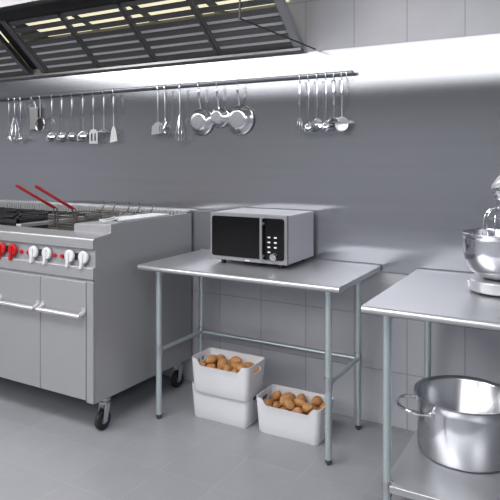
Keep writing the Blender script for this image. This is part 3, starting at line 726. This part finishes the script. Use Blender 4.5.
# strainer
t = thing('strainer', 'small round wire strainer with a rim ring hanging between grater and ladles', 'strainer', (-3.684,UY,RZ-.03), G)
b = MB(); b.tube([(-3.684+.048*math.cos(2*PI*i/24), UY, 1.750+.056*math.sin(2*PI*i/24)) for i in range(24)], .0045, 8, closed=True); b.build('rim', M['polished'], t)
b = MB()
for i in range(6):
    s = -.75+1.5*i/5; hw = math.sqrt(1-s*s)
    def dome(u, v): return UY+.03*(1-u*u-v*v)
    b.tube([(-3.684+.048*s, dome(s, v), 1.750+.056*v) for v in [hw*(-1+2*k/8) for k in range(9)]], .0008, 4)
    b.tube([(-3.684+.048*v, dome(s, v), 1.750+.056*s) for v in [hw*(-1+2*k/8) for k in range(9)]], .0008, 4)
b.build('mesh_bowl', M['wire_steel'], t)
b = MB(); b.tube([(-3.684,UY,1.80),(-3.684,UY,1.86),(-3.684,UY,HT)], .003, 8); eye(b, -3.684, HT+.004); b.build('handle', M['satin'], t)
s_hook(-3.684, 'small steel hook on the rail holding the strainer')
for x, R, lab in ((-3.554, .042, 'shiny steel ladle, first of the four ladles beside the strainer'), (-3.447, .038, 'shiny steel ladle, second of four from the strainer'),
                  (-3.341, .033, 'slightly smaller steel ladle, third of four from the strainer'), (-3.229, .046, 'largest shiny ladle, last of four, beside the slotted turner')):
    utensil(x, 'ladle', lab, 'ladle', G, H_ladle(1.654, R*1.1, .62))
def h_turner(w, zt, zb, yaw, slots, m='satin', taper=.8):
    def f(t, x):
        b = MB(); mx = Matrix.Translation((x,UY,0)) @ Matrix.Rotation(yaw, 4, 'Z')
        neck(b, x, zt-.005, 1.81, .0034)
        n = slots*2+1
        if slots:
            for i in range(n):
                x0, x1 = -w+2*w*i/n, -w+2*w*(i+1)/n
                if i % 2 == 0: b.box(x0, x1, -.001, .001, zb, zt-.03, mx)
            b.box(-w, w, -.001, .001, zb-.02, zb, mx)
            b.prism([(-w,zt-.03),(w,zt-.03),(w*.85,zt-.012),(w*.4,zt),(-w*.4,zt),(-w*.85,zt-.012)], 'Y', -.001, .001)
            vs = b.bm.verts[-12:]
            for v in vs: v.co = mx @ v.co
        else:
            k = len(b.bm.verts)
            b.prism([(-w,zb),(w,zb+.012),(w*taper,zt-.03),(w*.25,zt),(-w*.25,zt),(-w*taper,zt-.03)], 'Y', -.001, .001)
            b.bm.verts.ensure_lookup_table()
            for v in b.bm.verts[k:]: v.co = mx @ v.co
        b.build('blade', M[m], t)
    return f
utensil(-3.125, 'slotted_turner', 'steel slotted turner hanging between ladle and masher', 'turner', G, h_turner(.041, 1.70, 1.615, 0, 2, 'handle_steel'))
def h_masher(t, x):
    b = MB(); neck(b, x, 1.695, 1.81, .0034)
    b.tube([(x-.05,UY,1.682),(x-.02,UY,1.692),(x,UY,1.697),(x+.02,UY,1.692),(x+.05,UY,1.682)], .005, 8)
    disc(b, x, 1.68, .001); 
    b.lathe([(0,1.676),(.052,1.676),(.052,1.681),(0,1.683)], (x,UY-.004,0), n=24)
    b.build('masher_plate', M['satin'], t)
utensil(-3.023, 'masher', 'steel masher with a flat round plate hanging beside slotted turner', 'masher', G, h_masher)
utensil(-2.931, 'spatula', 'plain bright steel spatula, last of the long-handled row beside the masher', 'spatula', G, h_turner(.028, 1.715, 1.60, .35, 0, 'handle_steel', .62))
G2 = 'utensils in the middle of the rail'
utensil(-2.532, 'turner', 'dark square steel turner hanging beside the wire skimmer', 'turner', G2, h_turner(.046, 1.735, 1.648, .35, 0, 'satin_dark', .95), 1.76, .0035, 'satin_dark')
def h_skim(t, x):
    b = MB(); neck(b, x, 1.735, 1.80, .003)
    z = 1.688
    for k in (1, .72, .42): b.tube([(x+.046*k*math.cos(a), UY-.012+.02*(k-.5), z+.046*k*math.sin(a)) for a in [2*PI*i/20 for i in range(20)]], .003 if k == 1 else .002, 6, closed=True)
    for i in range(5):
        a = i*PI/5; b.tube([(x+.046*math.cos(a),UY-.003,z+.046*math.sin(a)),(x,UY-.020,z),(x-.046*math.cos(a),UY-.003,z-.046*math.sin(a))], .002, 6)
    b.build('wire_bowl', M['polished'], t)
utensil(-2.473, 'skimmer', 'wire spider skimmer on the rail between dark turner and whisk', 'skimmer', G2, h_skim, 1.76, .0035, 'satin_dark')
utensil(-2.348, 'whisk', 'slim balloon whisk hanging beside the three small pans', 'whisk', G2, h_whisk(1.775, 1.597, .030), 1.77, .0045, 'satin_dark')
# pans
def pan(x, z, R, label):
    t = thing('frying_pan', label, 'pan', (x, UY, RZ-.03), 'small pans on the rail')
    dz = .032
    prof = [(0,-.040),(R*.52,-.040),(R*.56,-.040),(R*.585,-.0395),(R*.66,-.037),(R*.76,-.028),(R*.90,-.008),(R,0),(R+.004,.002),(R+.004,.004),(R,.004),(R*.88,-.004),(R*.74,-.024),(R*.64,-.033),(R*.56,-.036),(0,-.036)]
    mx = Matrix.Translation((x,UY+.028,z)) @ Matrix.Rotation(math.radians(1.5), 4, 'X')
    MB().lathe(prof, (0,0,0), 'Y', 48, mx).build('pan_body', M['pot_steel'], t, smooth=50)
    b = MB(); b.tube([(x,UY+.024,z+R-.01),(x,UY+.015,z+R+.02),(x,UY+.004,z+R+.05),(x,UY,HT-.02)], [.006,.0065,.008,.010], 10, flat=.4)
    eye(b, x, HT+.002-.01, .009, .003); b.build('handle', M['polished'], t)
    s_hook(x, f'small steel hook holding the {" ".join(label.split(",")[0].split()[:11])}')
pan(-2.198, 1.729, .087, 'medium steel pan hanging base outward beside the whisk, first of three')
pan(-2.057, 1.754, .065, 'smallest steel pan hanging between two bigger pans')
pan(-1.903, 1.733, .093, 'largest steel pan hanging base outward, last of three')
G3 = 'utensils at the free end of the rail'
def h_fork(t, x):
    b = MB(); neck(b, x, 1.725, 1.81, .0034)
    b.box(x-.016, x+.016, UY-.002, UY+.002, 1.703, 1.725)
    for dx in (-.013, 0, .013): b.tube([(x+dx,UY,1.705),(x+dx*1.2,UY-.004,1.67),(x+dx*1.3,UY-.001,1.635)], [.003,.003,.001], 8)
    b.build('tines', M['polished'], t)
kw = dict(hz=1.80, hr=.0072, hm='polished')
utensil(-1.474, 'serving_fork', 'polished steel serving fork, first of the six bright utensils', 'fork', G3, h_fork, **kw)
utensil(-1.418, 'ladle', 'polished steel ladle hanging tilted beside serving fork', 'ladle', G3, H_ladle(1.668, .036, .75, -.5), 1.78, .0045, 'polished')
def h_scoop(t, x):
    b = MB(); neck(b, x, 1.71, 1.80, .003); disc(b, x, 1.69, .030, .003, .5); b.build('scoop', M['polished'], t)
utensil(-1.364, 'serving_spoon', 'polished round serving spoon hanging between two bright ladles', 'spoon', G3, h_scoop, 1.78, .0045, 'polished')
utensil(-1.308, 'ladle', 'polished ladle hanging third from the rail tip', 'ladle', G3, H_ladle(1.672, .034, .8, -.6), 1.77, .004, 'polished')
def h_dome(t, x):
    b = MB(); neck(b, x, 1.715, 1.81, .0036)
    b.lathe([(0,.022),(.018,.019),(.034,.006),(.038,-.004),(.036,-.004),(.017,.015),(0,.018)], (x,UY,1.70), n=24); b.build('dome_head', M['polished'], t)
utensil(-1.259, 'masher', 'polished masher with a domed head, second from the rail tip', 'masher', G3, h_dome, hz=1.795, hr=.0085, hm='polished')
def h_sk2(t, x):
    b = MB(); neck(b, x, 1.72, 1.80, .0034)
    disc(b, x, 1.682, .038, .0035, .1); b.tube([(x+.039*math.cos(a), UY-.002, 1.682+.039*math.sin(a)) for a in [2*PI*i/24 for i in range(24)]], .0035, 6, closed=True)
    b.build('skimmer_disc', M['satin'], t)
utensil(-1.211, 'skimmer', 'polished round skimmer, last utensil by the rail tip', 'skimmer', G3, h_sk2, hz=1.78, hr=.0075, hm='polished', r2=.006)
s_hook(-1.181, 'small empty steel hook at the very tip of the rail', .034)

# ------------------------------------------------------------------ exhaust hood
def hood():
    XR, XL = -1.392, -6.2
    t = thing('exhaust_hood', 'dark steel kitchen exhaust hood with slatted baffle filters over the range', 'hood', (-3.8, -.45, 2.13))
    YF, ZL, ZT = -.889, 2.393, 2.86
    MB().box(XL, XR-.01, YF, YF+.012, ZL, ZT).build('front_panel', M['hood_outside'], t, .002)
    MB().prism([(YF+.012,ZL),(YF+.012,ZL+.012),(-.55,2.505),(-.40,2.48),(-.40,2.466),(-.55,2.491)], 'X', XL, -1.46).build('front_baffle', M['hood_interior'], t, .003)
    MB().box(XL, XR-.01, YF, -.006, ZT, ZT+.012).build('top_panel', M['hood_dark'], t)
    MB().box(XL, -2.0, -.02, -.006, 2.126, ZT).build('back_panel', M['hood_dark'], t)
    MB().box(XL, -1.464, -.06, -.006, 2.124, 2.142).build('bottom_gutter', M['hood_dark'], t, .002)
    # glass end panel with dark edges
    g_ = MB().box(XR-.003, XR+.003, YF, -.006, 2.133, ZT).build('end_glass', M['visor_glass'], t, smooth=0)
    e = MB(); e.box(XR-.004, XR+.004, YF, -.006, 2.129, 2.1345); e.box(XR-.004, XR+.004, YF-.003, YF+.003, 2.129, ZT); e.build('glass_edge', M['black_matt'], g_)
    # sloping filters
    A = Vector((0, -.032, 2.142)); B = Vector((0, -.41, 2.462)); d = (B-A); Ls = d.length; u = d/Ls
    nrm = Vector((1,0,0)).cross(u).normalized()      # points up/back behind the filters
    if nrm.z < 0: nrm = -nrm
    def frame_mx(x): return Matrix(((1,0,0,x),(0,u.y,nrm.y,A.y),(0,u.z,nrm.z,A.z),(0,0,0,1)))   # local: x, along slope, behind
    def filt(x0, x1):
        f = MB(); mx = frame_mx(0)
        f.box(x0, x0+.018, 0, Ls, 0, .02, mx); f.box(x1-.018, x1, 0, Ls, 0, .02, mx)
        f.box(x0, x1, 0, .018, 0, .02, mx); f.box(x0, x1, Ls-.022, Ls, 0, .02, mx)
        pitch = (Ls-.03)/7.25
        for i in range(8):
            s0 = .010+i*pitch
            f.box(x0+.018, x1-.018, s0, s0+pitch*.60, .003, .006, mx)
            f.box(x0+.018, x1-.018, s0+pitch*.60-.002, s0+pitch*.60, .003, .010, mx)
        o = f.build('baffle_filter', M['filter_steel'], t, smooth=0)
        k = MB()
        for i in range(4):
            s0 = .010+i*pitch
            k.box(x0+.018, x1-.018, s0+pitch*.42, s0+pitch*.98, .0145, .0165, mx)
        k.build('rear_baffle', M['baffle_steel'], o, smooth=0)
        return o
    xs = [-3.615, -3.090, -2.566, -2.047, -1.500]
    for a, b in zip(xs, xs[1:]): filt(a+.004, b-.004)
    xs = [-5.45, -4.91, -4.37, -3.83]
    for a, b in zip(xs, xs[1:]): filt(a+.004, b-.004)
    mx = frame_mx(0)
    MB().box(-1.515, -1.464, -.01, Ls+.02, -.006, .03, mx).build('end_rail', M['range_steel'], t, .002)
    MB().box(-3.668, -3.612, -.01, Ls+.02, -.006, .03, mx).build('end_rail', M['hood_dark'], t, .002)
    MB().box(-3.835, -3.805, -.01, Ls+.02, -.006, .03, mx).build('end_rail', M['hood_dark'], t, .002)
    MB().box(-3.81, -3.66, -.01, Ls+.02, .045, .05, mx).build('recess_shade', M['black_matt'], t)  # black sheet stands in for the shade of the void between filter banks
    # lit lamp boxes up behind the filters
    lp = Matrix.Translation((0,-.175,2.462)) @ Matrix.Rotation(math.radians(-14), 4, 'X')
    for xc in [-1.78-.534*i for i in range(4)]+[-4.16-.534*i for i in range(3)]:
        MB().box(xc-.225, xc+.225, -.155, .145, 0, .012, lp).build('lamp', M['lamp_warm'], t, smooth=0)
hood()
